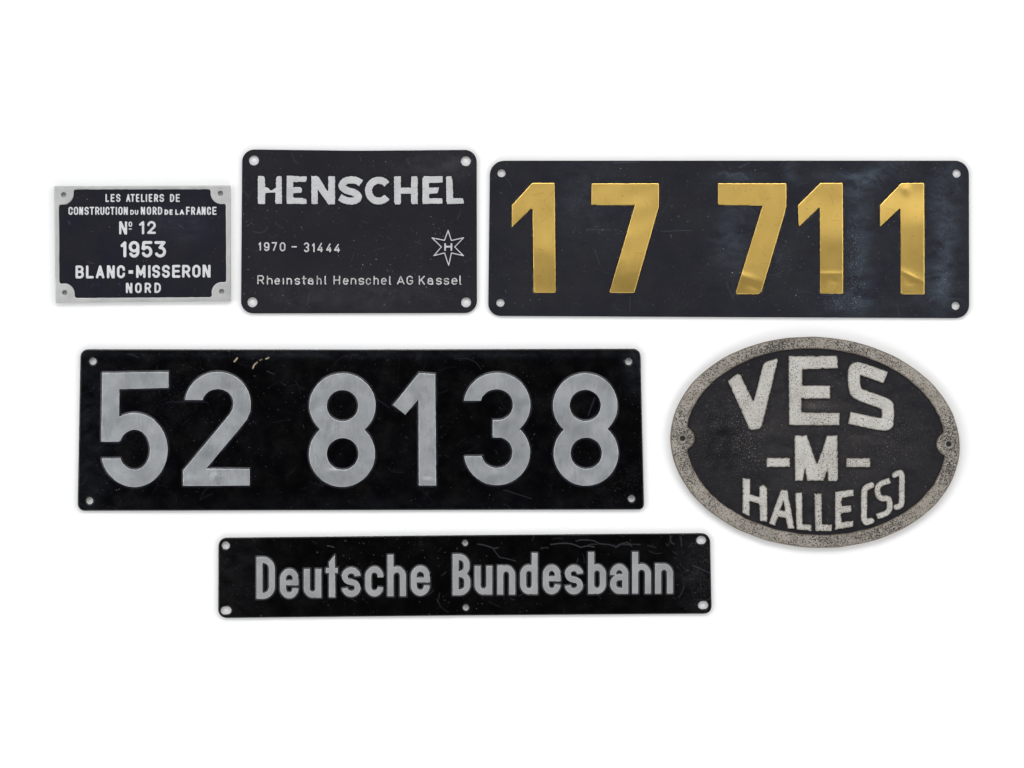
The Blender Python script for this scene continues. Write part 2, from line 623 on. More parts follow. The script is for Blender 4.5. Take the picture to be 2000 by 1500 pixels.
    if ch == 'e':
        yb_ = X + .475 * hx
        return [('+', 'S', [(L, yb_), (R + a, yb_)], t if rd else t * .8, 'r', 'b'),
                st([(R, yb_)] + arc(cx, XT + ry, rx, ry, 0, -180) + arc(cx, B - ry, rx, ry, 180, 0 if not rd else 42), 'r', c)]
    if ch == 'c':
        return [st(([] if rd else [(R, X + .37 * hx)]) + arc(cx, XT + ry, rx, ry, 0 if not rd else -20, -180) + arc(cx, B - ry, rx, ry, 180, 5 if not rd else 20))]
    if ch == 'u':
        return [st([(L, yt), (L, B - ry)] + arc(cx, B - ry, rx, ry, 180, 0), c, 'r'), V(R)]
    if ch in 'nh':
        return [V(L), st(arc(cx, XT + ry, rx, ry, 180, 360) + [(R, yb)], 'r', c)]
    if ch == 'b':
        pts = arc(cx, XT + ry, rx, ry, 180, 360) + arc(cx, B - ry, rx, ry, 0, 180)
        return [V(L), st(pts + [pts[0]], 'r', 'r')]
    if ch == 'd':
        pts = arc(cx, XT + ry, rx, ry, 180, 360) + arc(cx, B - ry, rx, ry, 0, 180)
        return [V(R), st(pts + [pts[0]], 'r', 'r')]
    if ch == 'a':
        t2 = X + .44 * hx
        k = (B - (t2)) / 2
        return [st(([] if rd else [(L, X + .37 * hx)]) + arc(cx, XT + ry, rx, ry, 180 if not rd else 200, 360) + [(R, yb)]),
                st([(R, t2)] + arc(cx, t2 + k, rx, k, 270, 90) + [(R, B)], 'r', 'r')]
    if ch == 't':
        return [st([(cx - .1 * w, yt), (cx - .1 * w, B - rx * .5)] + arc(cx - .1 * w + rx * .6, B - rx * .5, rx * .6, rx * .5, 180, 90), c, c), H(XT)]
    if ch == 'l':
        return [st([(L, yt), (L, B - rx * .8)] + arc(L + rx * .9, B - rx * .8, rx * .9, rx * .8, 180, 90), c, c)]
    raise ValueError(ch)


KIND = lambda ch: 'digit' if ch in '0123456789z' else ('hyphen' if ch == '-' else 'letter')

# ------------------------------------------------------------------ white surface under the plates
me = bpy.data.meshes.new('backdrop')
me.from_pydata([(-4, -4, 0), (4, -4, 0), (4, 4, 0), (-4, 4, 0)], [], [(0, 1, 2, 3)])
bd = bpy.data.objects.new('backdrop', me)
COL.objects.link(bd)
me.materials.append(M['white'])
bd['kind'] = 'structure'
bd['label'] = 'plain white surface under all six plates'

# ------------------------------------------------------------------ plate with silver border, six lines of small capitals
box = (107, 363, 452, 592)
root = thing('builder_plate', 'small navy black plate with raised silver border, scooped corners and six lines of silver capitals', 'plate', box)
pl = Plate(root)
outer = [(107.1, 364.3), (279, 363.6), (450.4, 363.0), (451.0, 470), (451.6, 588.4), (280, 590.0), (110.0, 591.9), (108.4, 480)]
holes1 = [(125.5, 381), (431.3, 378.3), (127.7, 572.0), (433.8, 569.8)]
boss1 = [(124.2, 379.2, 20.9), (433, 378.0, 20.9), (126.8, 574.0, 20.3), (434.2, 571.3, 20.3)]
fld = [(116.3, 370.6), (441.5, 370.2), (442.6, 580.2), (117.4, 582.2)]


def smax(a, b, k):
    h = np.clip(.5 + .5 * (a - b) / k, 0, 1)
    return b + (a - b) * h + k * h * (1 - h)


def field1(X, Y):
    d = poly_d(X, Y, round_quad(fld, [2] * 4))
    for bx, by, r in boss1:
        d = smax(d, r - np.hypot(X - bx, Y - by), 7)
    return d + .22 * wob(X, Y, 22, 5)


def frame1(X, Y):
    d = np.maximum(poly_d(X, Y, outer), -field1(X, Y))
    for hx, hy in holes1:
        d = np.maximum(d, 5.1 - np.hypot(X - hx, Y - hy))
    return d


me = field_mesh('frame', frame1, lambda x, y, d: 9.5 - rounded(d, 1.1) + .12 * wob(x, y, 40, 3), (105, 361, 454, 594), 1.0, 0,
                {'scratch': marks(random_scratches(1, box, 60, 12, (.1, .3), .7))})
part('frame', me, M['alu'], root)
me = field_mesh('field', lambda X, Y: field1(X, Y) - 1.2, lambda x, y, d: 7.6 + .10 * wob(x, y, 9, 4), (112, 366, 447, 586), 1.5, 6,
                {'dust_or_sheen': lambda x, y: .25 * blob(340, 440, 60, 30)(x, y), 'scratch': marks(random_scratches(2, fld[0] + fld[2], 26, 14, (.15, .4), .6) + [([(134, 432), (138, 438)], .6, .5), ([(350, 440), (360, 446)], .6, .4)])})
part('field', me, M['navy'], root)


def text_line(pl, items, mat, t, h, step, bev, cap='r', rag=0.0):
    for it in items:
        ch, x0, x1, y0, y1 = it[:5]
        xh = it[5] if len(it) > 5 else None
        pl.add(KIND(ch), glyph(ch, x0, y0, x1, y1, t, cap, xh), mat, h, bev, step, rag, 4.0)


def row(s, y0, y1, xs, y0b=None, y1b=None):
    """characters with their left/right edges; top and bottom may slope along the line"""
    out = []
    xa, xb = xs[0][0], xs[-1][1]
    for ch, (p, q) in zip(s, xs):
        f = ((p + q) / 2 - xa) / (xb - xa)
        out.append((ch, p, q, y0 + f * ((y0b if y0b is not None else y0) - y0), y1 + f * ((y1b if y1b is not None else y1) - y1)))
    return out


ml = M['alu_letter']
text_line(pl, row('LESATELIERSDE', 379.3, 395.0,
                  [(207, 214), (217.1, 224.9), (227.7, 236.3), (247.2, 255.8), (255.8, 264.3), (266.5, 273.2), (276.2, 283.3), (285.6, 288.2),
                   (291.4, 298.5), (301.8, 309.9), (312.3, 321.3), (332.7, 341.3), (344.1, 352.2)]), ml, 2.85, 2.1, .5, .7)
text_line(pl, row('CONSTRUCTION', 404.3, 420.2,
                  [(134.7, 143.2), (145.1, 154.1), (155.8, 163.6), (166, 174.6), (176, 185), (186.9, 195.5), (196.9, 205), (206.9, 214.9),
                   (216.4, 224.9), (227, 229.6), (232, 240.6), (242.5, 250.8)]), ml, 2.85, 2.1, .5, .7)
text_line(pl, row('DU', 410.2, 420.0, [(255.3, 262.9), (264.3, 271)]), ml, 2.3, 2.1, .5, .6)
text_line(pl, row('NORD', 404.3, 420.0, [(275.9, 284.3), (287.6, 296.1), (299, 306.9), (309.1, 317.7)]), ml, 2.85, 2.1, .5, .7)
text_line(pl, row('DELA', 409.4, 420.2, [(322.1, 330), (331.9, 338.2), (343.2, 349.8), (351.5, 360.7)]), ml, 2.85, 2.1, .5, .6)
text_line(pl, row('FRANCE', 404.2, 420.2, [(364.1, 371.7), (374, 382.1), (384.5, 393.5), (394.5, 402.5), (404.9, 413), (415.4, 423.9)]), ml, 2.9, 2.1, .5, .7)
text_line(pl, row('N', 432.5, 458.4, [(233.6, 249.3), (300, 301)]), ml, 4.5, 2.1, .6, .9)
text_line(pl, [('O', 252, 259.3, 433.2, 443.4)], ml, 2.3, 2.1, .5, .6)
pl.chars[-1]['name'] = 'ordinal_letter'
text_line(pl, [('-', 252.3, 258.4, 446.4, 449.0)], ml, 2.2, 2.1, .5, .6)
pl.chars[-1]['name'] = 'ordinal_bar'
text_line(pl, [('1', 272.4, 282.7, 432.0, 458.2), ('2', 288.4, 305.3, 432.0, 457.4)], ml, 4.7, 2.1, .6, .9)
text_line(pl, [('1', 236.3, 247.9, 471.6, 503.2), ('9', 252.3, 273.4, 471.0, 503.6), ('5', 277.2, 298.6, 471.0, 503.3), ('z', 302.4, 325.3, 471.0, 503.3)],
          ml, 6.1, 2.1, .7, 1.0)
text_line(pl, row('BLANC', 518.7, 544.4, [(148.5, 165.1), (168.9, 184.1), (188.2, 205), (209.7, 225.3), (229.3, 245.4)], 518.2, 543.8), ml, 5.0, 2.1, .6, .9)
pl.add('hyphen', [('+', 'P', [(251.9, 528.1), (261, 528.1), (261, 535.0), (251.9, 535.0)])], ml, 2.1, .9, .6)
text_line(pl, row('MISSERON', 518.0, 543.4, [(266.7, 285.3), (290.3, 294.9), (298.1, 313.6), (317.1, 332.8), (337, 353.2), (356.4, 372.7), (376.3, 392.5), (396.3, 412.1)],
                  517.2, 542.3), ml, 5.0, 2.1, .6, .9)
text_line(pl, row('NORD', 552.6, 573.0, [(246.8, 259.5), (264.8, 277.7), (283.4, 296.2), (302.4, 315.2)], 552.2, 572.4), ml, 4.0, 2.1, .6, .8)
pl.build_chars(7.4)

# ------------------------------------------------------------------ charcoal plate with big silver word, small lines and star
box = (471, 292, 932, 612)
root = thing('builder_plate', 'charcoal black plate with large worn silver capitals across the top and a six-pointed star', 'plate', box)
wr2 = lambda x, y: .5 * np.sin((x - 471) / 460 * math.pi) + .25 * wob(x, y, 130, 8)
pl = Plate(root, wr2)
z2 = lambda pts: [(460 + .12 * x, 280 + .12 * y) for x, y in pts]
z3 = lambda pts: [(690 + .13 * x, 280 + .13 * y) for x, y in pts]
c2 = lambda pts: [(460 + .245 * x, 280 + .245 * y) for x, y in pts]
big = []
big.append(('H', [('+', 'P', z2([(368, 550), (380, 535), (465, 540), (483, 570), (487, 710), (520, 722), (575, 765), (600, 768), (640, 735), (662, 730), (665, 560),
                                 (680, 542), (750, 538), (757, 560), (762, 985), (655, 990), (650, 960), (655, 800), (610, 808), (570, 804), (490, 815), (485, 985),
                                 (470, 993), (375, 990), (368, 960)]))], 'silver capital with its crossbar worn thin'))
big.append(('E', [('+', 'P', z2([(836, 535), (850, 528), (1000, 535), (1060, 545), (1100, 540), (1163, 540), (1165, 590), (1150, 630), (1110, 632), (950, 635), (942, 650),
                                 (945, 715), (1060, 715), (1085, 740), (1088, 780), (1070, 812), (945, 815), (942, 880), (960, 890), (1100, 895), (1160, 915), (1165, 985),
                                 (1110, 992), (960, 985), (840, 992), (835, 950)]))], None))
big.append(('N', [('+', 'P', z2([(1238, 535), (1340, 537), (1370, 570), (1500, 780), (1515, 775), (1512, 545), (1530, 538), (1622, 540), (1625, 995), (1520, 998),
                                 (1500, 980), (1355, 770), (1343, 775), (1345, 990), (1250, 995), (1240, 980)]))], None))
big.append(('S', [('+', 'S', smooth(c2([(1003, 322), (968, 300), (925, 293), (878, 303), (851, 335), (862, 362), (905, 382), (950, 397), (980, 425), (966, 453), (920, 462), (875, 454), (832, 432)])), 14.0, 'b', 'b')], None))
big.append(('C', [('+', 'S', c2(arc(1143, 379, 81, 83, -37, -323, 40)), 14.0, 'b', 'b')], None))
big.append(('H', [('+', 'P', z3([(613, 510), (640, 498), (715, 500), (718, 668), (870, 668), (872, 500), (968, 498), (970, 915), (880, 918), (868, 880), (870, 760),
                                 (718, 760), (718, 920), (628, 922), (618, 880)]))], None))
big.append(('E', [('+', 'P', z3([(1040, 530), (1060, 498), (1345, 497), (1345, 592), (1140, 600), (1140, 665), (1285, 668), (1283, 700), (1270, 750), (1140, 765),
                                 (1140, 828), (1340, 830), (1342, 908), (1050, 915), (1040, 880)]))], None))
big.append(('L', [('+', 'P', z3([(1396, 510), (1410, 497), (1475, 500), (1492, 570), (1503, 825), (1645, 828), (1665, 880), (1660, 910), (1410, 915), (1400, 880)]))], None))
for ch, ops, lab in big:
    rb = random.Random(ops_box(ops, 0)[0])
    bx = ops_box(ops, 0)
    rub = [([(x, y), (x + rb.uniform(4, 12), y + rb.uniform(-1.5, .5))], rb.uniform(.5, 1.0), rb.uniform(.12, .45))
           for x, y in [(rb.uniform(bx[0] - 4, bx[2] - 6), rb.gauss(376, 8)) for _ in range(16)]]
    pl.add('letter', ops, M['silver'], 3.2, .9, .7, .45, 5, label=lab, attrs={'scratch': marks(rub)})
k4, k5 = 240 / 1895, .13
d4 = lambda ch, a, b, y0, y1, xh=None: (ch, 460 + k4 * a, 460 + k4 * b, 430 + k4 * y0, 430 + k4 * y1) + ((430 + k4 * xh,) if xh else ())
d5 = lambda ch, a, b, y0, y1, xh=None: (ch, 690 + k5 * a, 690 + k5 * b, 430 + k5 * y0, 430 + k5 * y1) + ((430 + k5 * xh,) if xh else ())
ms = M['silver_small']
text_line(pl, [d4('1', 357, 398, 338, 474), d4('9', 440, 528, 340, 480), d4('7', 560, 645, 340, 478), d4('0', 685, 775, 342, 483), d4('-', 865, 952, 400, 426),
               d4('3', 1055, 1140, 346, 497), d4('1', 1183, 1225, 355, 497), d4('4', 1263, 1352, 352, 499), d4('4', 1398, 1484, 360, 499), d4('4', 1520, 1614, 368, 500)],
          M['silver'], 2.9, 1.7, .5, .7, rag=.12)
text_line(pl, [d4('R', 340, 445, 850, 992), d4('h', 487, 577, 858, 995, 892), d4('e', 606, 690, 893, 998), d4('i', 730, 754, 893, 995), d4('n', 790, 874, 893, 995),
               d4('s', 915, 998, 893, 998), d4('t', 1028, 1098, 858, 996, 893), d4('a', 1118, 1205, 893, 996), d4('h', 1253, 1332, 856, 995, 893), d4('l', 1376, 1420, 860, 995),
               d4('H', 1513, 1617, 858, 995), d4('e', 1658, 1745, 893, 998), d4('n', 1778, 1865, 893, 996),
               d5('s', 80, 166, 868, 974), d5('c', 190, 270, 868, 974), d5('h', 306, 385, 838, 973, 868), d5('e', 420, 504, 868, 974), d5('l', 540, 588, 840, 973),
               d5('A', 658, 772, 838, 971), d5('G', 800, 902, 836, 973), d5('K', 985, 1078, 836, 973), d5('a', 1115, 1201, 868, 973), d5('s', 1245, 1331, 868, 974),
               d5('s', 1360, 1442, 868, 974), d5('e', 1475, 1566, 868, 974), d5('l', 1595, 1634, 832, 975)],
          ms, 2.5, 1.7, .45, .6, rag=.2)
s5 = lambda pts: [(690 + k5 * x, 430 + k5 * y) for x, y in pts]
star = s5([(1425, 158), (1475, 308), (1660, 266), (1525, 405), (1655, 535), (1475, 495), (1435, 682), (1372, 495), (1212, 535), (1325, 405), (1185, 269), (1372, 305)])
pl.add('star_emblem', [('+', 'S', star + [star[0]], 2.1, 'r', 'r')], M['silver'], 1.6, .6, .5, .1)
pl.add('letter', [('+', 'P', s5([(1368, 350), (1395, 350), (1395, 388), (1462, 388), (1462, 350), (1489, 350), (1489, 463), (1462, 463), (1462, 414), (1395, 414), (1395, 463), (1368, 463)]))],
       M['silver'], 1.6, .6, .5, .1)
out2 = round_quad([(473.5, 292.0), (700, 294.8), (931.0, 293.0), (931.6, 611.4), (471.0, 612.2)], [24, 5, 23, 24, 24])
holes2 = [(496.3, 313.6, 9.8), (909.8, 315, 9.7), (493.3, 590.4, 9.8), (910.3, 590.7, 9.7)]


def sheet(outline, holes):
    def f(X, Y):
        d = poly_d(X, Y, outline)
        for h in holes:
            if len(h) == 3:
                d = np.maximum(d, h[2] - np.hypot(X - h[0], Y - h[1]))
            else:
                c, s = math.cos(h[4]), math.sin(h[4])
                u, v = (X - h[0]) * c + (Y - h[1]) * s, -(X - h[0]) * s + (Y - h[1]) * c
                d = np.maximum(d, h[3] - np.hypot(np.maximum(np.abs(u) - (h[2] - h[3]), 0), v))
        return d
    return f


def swell(pl, h, reach):
    def f(x, y):
        t = np.clip(1 - pl.near_chars(x, y, reach) / reach, 0, 1)
        return h * t * t * (3 - 2 * t)
    return f


sw = swell(pl, 1.3, 3.6)
me = field_mesh('base_plate', sheet(out2, holes2), lambda x, y, d: 5 + wr2(x, y) - rounded(d, 1.4) + sw(x, y), (468, 289, 935, 615), 1.3, 0,
                {'dust_or_sheen': lambda x, y: .35 * blob(860, 320, 90, 30)(x, y) + .25 * blob(700, 580, 200, 40)(x, y),
                 'scratch': marks(random_scratches(12, box, 70, 26, (.08, .28), .7) + random_specks(5, box, 16, (.2, .7)) +
                                  [([(487, 502)], 1.2, 1), ([(553, 577)], 1.3, 1), ([(751, 595)], 1.3, 1), ([(477, 574)], 1.2, 1), ([(477, 352)], 1, .7)] +
                                  [(smooth([(505 + 18 * math.cos(k), 443 + 12 * math.sin(k)) for k in (0, .7, 1.4, 2.2)]), .8, .25)])})
part('base_plate', me, M['charcoal'], root)
pl.build_chars(5.6)

# ------------------------------------------------------------------ black plate with brass numerals
box = (953, 314, 1892, 622)
root = thing('number_plate', 'long blue black number plate with five gold brass numerals, dusty on its right half', 'plate', box)
wr3 = lambda x, y: .6 * np.sin((x - 953) / 940 * math.pi) + .5 * wob(x, y, 260, 3)
pl = Plate(root, wr3)
c3 = lambda pts: [(940 + .25 * x, 300 + .25 * y) for x, y in pts]
c4 = lambda pts: [(1400 + .25 * x, 300 + .25 * y) for x, y in pts]


def dents(lst):
    """soft dents and swellings: (cx, cy, rx, ry, height px)"""
    return lambda x, y: sum(h * blob(cx, cy, rx, ry, r)(x, y) for cx, cy, rx, ry, h, r in lst)


def creases(base, lst):
    """folds in thin sheet: surface tilts beyond a line (px, py, dirx, diry, slope)"""
    def f(x, y):
        z = base(x, y)
        for px, py, dx, dy, s, soft in lst:
            d = (x - px) * dx + (y - py) * dy
            z = z + s * soft * np.log1p(np.exp(np.clip(d / soft, -40, 40)))
        return z
    return f


nums = [
    (c3([(398, 232), (570, 232), (573, 300), (580, 1080), (575, 1088), (415, 1088), (410, 1080), (402, 440), (390, 430), (240, 575), (240, 405)]),
     creases(dents([(1060, 560, 30, 20, -.5, 0), (1060, 500, 40, 60, .8, 0)]), [(1060, 358, 0, 1, .012, 6), (1060, 492, -.3, 1, -.034, 4)])),
    (c3([(862, 236), (1385, 235), (1385, 415), (1195, 1083), (1188, 1088), (1008, 1088), (1003, 1080), (1200, 405), (860, 402)]),
     creases(dents([(1230, 500, 40, 40, .8, 0)]), [(1232, 358, 0, 1, .008, 4), (1232, 534, .25, .97, -.075, 2)])),
    (c4([(8, 235), (540, 235), (540, 410), (520, 490), (345, 1080), (325, 1098), (155, 1098), (147, 1085), (357, 408), (15, 402), (8, 390)]),
     creases(dents([(1470, 560, 12, 6, -.6, .4), (1450, 540, 30, 8, .8, .3)]), [(1460, 358, 0, 1, .012, 4), (1460, 542, -.25, .97, -.085, 2)])),
    (c4([(808, 232), (980, 232), (983, 1090), (975, 1095), (805, 1093), (803, 430), (792, 425), (638, 572), (632, 405)]),
     creases(dents([(1622, 535, 40, 4, .35, 0), (1628, 549, 8, 5, -.4, 0)]), [(1622, 390, 0, 1, .03, 8), (1622, 470, 0, 1, -.075, 8), (1622, 528, 0, 1, .09, 2), (1622, 533, 0, 1, -.10, 2), (1622, 552, 0, 1, .03, 3)])),
    (c4([(1440, 232), (1610, 232), (1615, 240), (1618, 1095), (1612, 1100), (1442, 1098), (1435, 1090), (1432, 435), (1420, 432), (1272, 572), (1272, 405)]),
     creases(dents([(1780, 540, 26, 4, .7, .45), (1778, 552, 10, 6, -.5, 0), (1768, 370, 9, 10, .8, 0)]), [(1780, 375, 0, 1, .045, 6), (1780, 440, 0, 1, -.085, 6), (1780, 528, -.4, .9, .10, 2), (1780, 534, -.4, .9, -.11, 2)])),
]
for k, (pts, dn) in enumerate(nums):
    cx = sum(p[0] for p in pts) / len(pts)
    sc = random_scratches(40 + k, (min(p[0] for p in pts), 360, max(p[0] for p in pts), 575), 26, 24, (.15, .5), .6)
    sc += random_specks(60 + k, (min(p[0] for p in pts), 360, max(p[0] for p in pts), 575), 30, (.2, .7), (.6, 1.3))
    pl.add('digit', [('+', 'P', pts)], M['brass'], 2.6, .2, .9, .18, 9, dent=lambda x, y, dn=dn, k=k: dn(x, y) + .16 * wob(x, y, 70, 70 + k), attrs={'scratch': marks(sc), 'grit': dents([(1062, 385, 12, 14, 1, 0), (1062, 540, 14, 8, 1, 0), (1220, 378, 14, 10, .8, 0), (1270, 430, 8, 18, 1, 0), (1450, 366, 26, 8, 1.1, 0), (1605, 366, 14, 8, .8, 0), (1628, 548, 8, 6, .8, 0), (1768, 368, 11, 11, 1.4, 0), (1780, 556, 9, 8, 1, 0)])})
out3 = round_quad([(957.0, 314.2), (1891.7, 314.2), (1892.2, 621.6), (1420, 619.4), (953.4, 617.0)], [28, 27, 26, 5, 24])
holes3 = [(979.5, 338.6, 7.9), (977.4, 591.6, 7.8), (1868, 339.1, 8), (1866, 597.5, 8)]
dust3 = lambda x, y: (.55 * blob(1845, 420, 26, 90)(x, y) + .7 * blob(1700, 350, 60, 16, -.6)(x, y) + .5 * blob(1665, 345, 60, 9)(x, y)
                      + .45 * blob(1440, 345, 40, 10)(x, y) + .4 * blob(1545, 332, 14, 22)(x, y) + .4 * blob(1680, 480, 22, 110)(x, y)
                      + .55 * blob(1842, 530, 12, 50)(x, y) + .35 * blob(1430, 470, 40, 70)(x, y) + .35 * blob(1660, 590, 60, 18)(x, y)
                      + .18 * blob(1150, 380, 60, 90)(x, y) + .5 * blob(1820, 560, 30, 40)(x, y))
grit3 = lambda x, y: (.8 * blob(1650, 592, 36, 14)(x, y) + .7 * blob(1670, 540, 14, 60)(x, y) + .5 * blob(1840, 560, 20, 40)(x, y)
                      + .5 * blob(1665, 470, 16, 60)(x, y) + .4 * blob(1830, 340, 14, 30)(x, y) + .35 * blob(1530, 510, 20, 30)(x, y)
                      + .25 * blob(1115, 405, 20, 20)(x, y))
scr3 = random_scratches(31, box, 60, 34, (.08, .35), .7) + random_scratches(32, (1430, 320, 1880, 600), 70, 40, (.1, .45), .7) + random_specks(33, box, 45, (.3, .9), (.7, 1.3))
scr3 += [([(1443, 328), (1455, 322), (1463, 318)], 1.5, .4), ([(1405, 340), (1415, 336), (1425, 343), (1446, 338), (1460, 350)], 2.2, .35),
         ([(1150, 448), (1190, 449)], .8, .4), ([(1290, 452), (1350, 450)], .8, .4), ([(1161, 488), (1172, 518)], .8, .35), ([(1198, 318), (1248, 317)], 1, .5),
         ([(978, 377)], 1.4, 1), ([(1170, 454)], 1.2, .9), ([(1325, 423)], 1.4, 1), ([(1275, 596)], 1.2, 1), ([(1230, 580), (1230, 610)], .7, .4)]
# paint worn off along the numeral edges
sw3 = swell(pl, 1.0, 3.2)
edge3 = lambda x, y: .8 * np.clip(1.2 - np.abs(pl.near_chars(x, y, 6) - 2.3) / 1.0, 0, 1) * np.clip(wob(x, y, 34, 77) - .25, 0, .6)
mk3 = marks([(p, w, s * .6) for p, w, s in scr3])
me = field_mesh('base_plate', sheet(out3, holes3), lambda x, y, d: 5 + wr3(x, y) - rounded(d, 1.5) + sw3(x, y) * .0 + .08 * wob(x, y, 60, 6), (950, 311, 1895, 625), 1.5, 0,
                {'dust_or_sheen': lambda x, y: 1.05 * dust3(x, y) + .07 * np.clip((x - 1350) / 300, 0, 1) + .03, 'grit': grit3, 'scratch': lambda x, y: np.maximum(mk3(x, y), edge3(x, y))})
part('base_plate', me, M['blueblack'], root)
pl.build_chars(4.9)

# ------------------------------------------------------------------ gloss black plate with grey numerals
box = (152, 681, 1258, 997)
root = thing('number_plate', 'longest glossy black number plate with six large grey aluminium numerals', 'plate', box)
wr4 = lambda x, y: .7 * wob(x, y, 420, 14) + 1.2 * np.clip((x - 1190) / 60, 0, 2) ** 2 * np.clip((760 - y) / 60, 0, 1.2)
pl = Plate(root, wr4)
c5 = lambda pts: [(140 + .285 * x, 670 + .285 * y) for x, y in pts]
c6 = lambda pts: [(700 + .285 * x, 670 + .285 * y) for x, y in pts]
rect = lambda a, b, c, d: [(a, b), (c, b), (c, d), (a, d)]
five = [('+', 'P', c5(ell(432, 732, 229, 254))), ('-', 'P', c5(ell(433, 730, 107, 137))), ('-', 'P', c5(rect(100, 500, 433, 790))),
        ('-', 'P', c5(rect(100, 380, 250, 790))),
        ('+', 'P', c5([(329, 500)] + arc(432, 732, 229, 254, 243, 300) + arc(433, 730, 107, 137, 300, 207) + [(325, 676), (300, 676)])),
        ('+', 'P', c5([(213, 204), (667, 198), (667, 307), (330, 316), (328, 560), (326, 676), (207, 676)]))]
two = [('+', 'P', c5(ell(1004, 413, 225, 215))), ('-', 'P', c5(ell(1004, 413, 107, 98))), ('-', 'P', c5(rect(700, 390, 1004, 700))), ('-', 'P', c5(rect(900, 440, 1300, 700))),
       ('+', 'P', c5([(1110, 425), (1229, 415), (1226, 470), (1200, 530), (925, 860), (1222, 862), (1222, 975), (768, 978), (768, 870), (1088, 484), (1104, 455)]))]
eight1 = [('+', 'P', ell(669.4, 792, 64.6, 63)), ('+', 'P', ell(668.5, 886.5, 64.4, 64.2)), ('-', 'P', ell(669.4, 792.2, 30.6, 30.4)), ('-', 'P', ell(669.7, 886.3, 31, 31))]
one4 = [('+', 'P', c6([(415, 205), (527, 213), (533, 975), (415, 975), (413, 385), (322, 490), (238, 425)]))]
three = [('+', 'P', c6(ell(950, 425, 228, 222))), ('-', 'P', c6(ell(947, 423, 112, 107))), ('-', 'P', c6(rect(600, 395, 921, 760))),
         ('+', 'P', c6([(921, 640), (1000, 600), (1107, 600)] + arc(950, 750, 226, 223, -45, 173) + [(733, 775), (850, 775)] + arc(949, 749, 107, 106, 166, -90) + [(921, 646)])),
         ('+', 'P', c6([(921, 530), (1060, 520), (1109, 587), (1060, 642), (921, 642)]))]
eight2 = [('+', 'P', c6(ell(1554, 428, 221, 221))), ('+', 'P', c6(ell(1559, 755, 221, 222))), ('-', 'P', c6(ell(1553.5, 427, 106.5, 106.5))), ('-', 'P', c6(ell(1560.5, 754.5, 107.5, 107.5)))]
dent4 = dents([(421, 932, 9, 8, 1.04, 0), (370, 938, 16, 9, 0.95, 0), (969, 927, 11, 9, 0.95, 0), (232, 930, 22, 12, 1.14, .6), (655, 920, 14, 5, 0.95, 0), (668, 852, 16, 14, 0.76, 0), (835, 938, 12, 6, 0.95, 0), (395, 880, 14, 20, 0.95, .7)])
for k, ops in enumerate((five, two, eight1, one4, three, eight2)):
    b = ops_box(ops, 0)
    sc = random_scratches(140 + k, b, 34, 20, (.12, .5), .6) + random_specks(160 + k, b, 40, (.15, .6), (.6, 1.4))
    pl.add('digit', ops, M['steel'], 3.0, .5, .9, .15, 12, dent=lambda x, y, k=k: .14 * wob(x, y, 70, 90 + k) + dent4(x, y), attrs={'scratch': marks(sc)})
out4 = round_quad([(158.0, 682.2), (700, 682.8), (1250.5, 681.2), (1257.9, 995.0), (152.2, 997.4)], [15, 4, 14, 11, 14])
holes4 = [(182.2, 705.6, 7.1), (175.6, 977.9, 7.0), (1227.6, 706.2, 6.8), (1233.2, 973.8, 6.8)]
sw4 = swell(pl, 1.0, 3.4)
scr4 = random_scratches(51, box, 130, 40, (.06, .3), .7) + random_scratches(52, (160, 685, 720, 760), 30, 30, (.1, .4), .7) + random_specks(53, box, 140, (.2, .9), (.6, 1.3))
scr4 += [(c5([(385, 75), (420, 80), (458, 100)]), .9, .7), (c5([(1340, 192), (1390, 215)]), 1, .7), (c5([(650, 405), (780, 403), (935, 405)]), .8, .4),
         (c6([(130, 385), (215, 445)]), .9, .4), (c6([(1620, 375), (1575, 490)]), 1, .7), (c6([(660, 108), (750, 105), (810, 135), (840, 180)]), .8, .4),
         (c6([(1010, 1010), (1185, 1065)]), .9, .5), (c6([(1020, 1110), (1045, 1140)]), .8, .4), (c5([(900, 180)]), 1.2, .9), (c5([(943, 200)]), 1.2, .9),
         (c6([(1840, 150), (1825, 140), (1815, 125), (1825, 110)]), 1.2, .5)]
chips4 = [([(a, b) for a, b in smooth(p)], w, v) for p, w, v in [(c5([(1137, 101), (1130, 112), (1115, 128)]), .75, .95), (c5([(1262, 140), (1252, 152), (1243, 173)]), .7, .9), (c5([(1352, 99), (1342, 106), (1330, 110)]), .7, .85), (c5([(1256, 146), (1270, 135), (1275, 130)]), .6, .6), (c5([(1288, 120), (1305, 113)]), .6, .4)]]
mk4, ck4 = marks([(p, w, s * .5) for p, w, s in scr4]), marks(chips4)
halo4 = lambda x, y: .38 * np.clip(1 - np.abs(pl.near_chars(x, y, 7) - 1.5) / 3.0, 0, 1) * (.65 + .5 * wob(x, y, 40, 55))
me = field_mesh('base_plate', sheet(out4, holes4), lambda x, y, d: 6 + wr4(x, y) - rounded(d, 1.8) + sw4(x, y) + .06 * wob(x, y, 30, 9), (149, 678, 1261, 1000), 1.5, 0,
                {'dust_or_sheen': lambda x, y: .25 * blob(700, 692, 500, 8)(x, y) + .16 * blob(165, 850, 60, 200)(x, y) + .35 * blob(1240, 720, 20, 40)(x, y) + .08 * blob(650, 985, 500, 14)(x, y),  # tall left-end patch paints a reflection into the enamel colour
                 'grit': lambda x, y: 0.12 * blob(330, 770, 60, 60)(x, y) + .15 * blob(1210, 950, 50, 40)(x, y),
                 'scratch': lambda x, y: np.maximum(mk4(x, y), halo4(x, y)), 'chip': ck4})
part('base_plate', me, M['gloss'], root)
pl.build_chars(6.4)

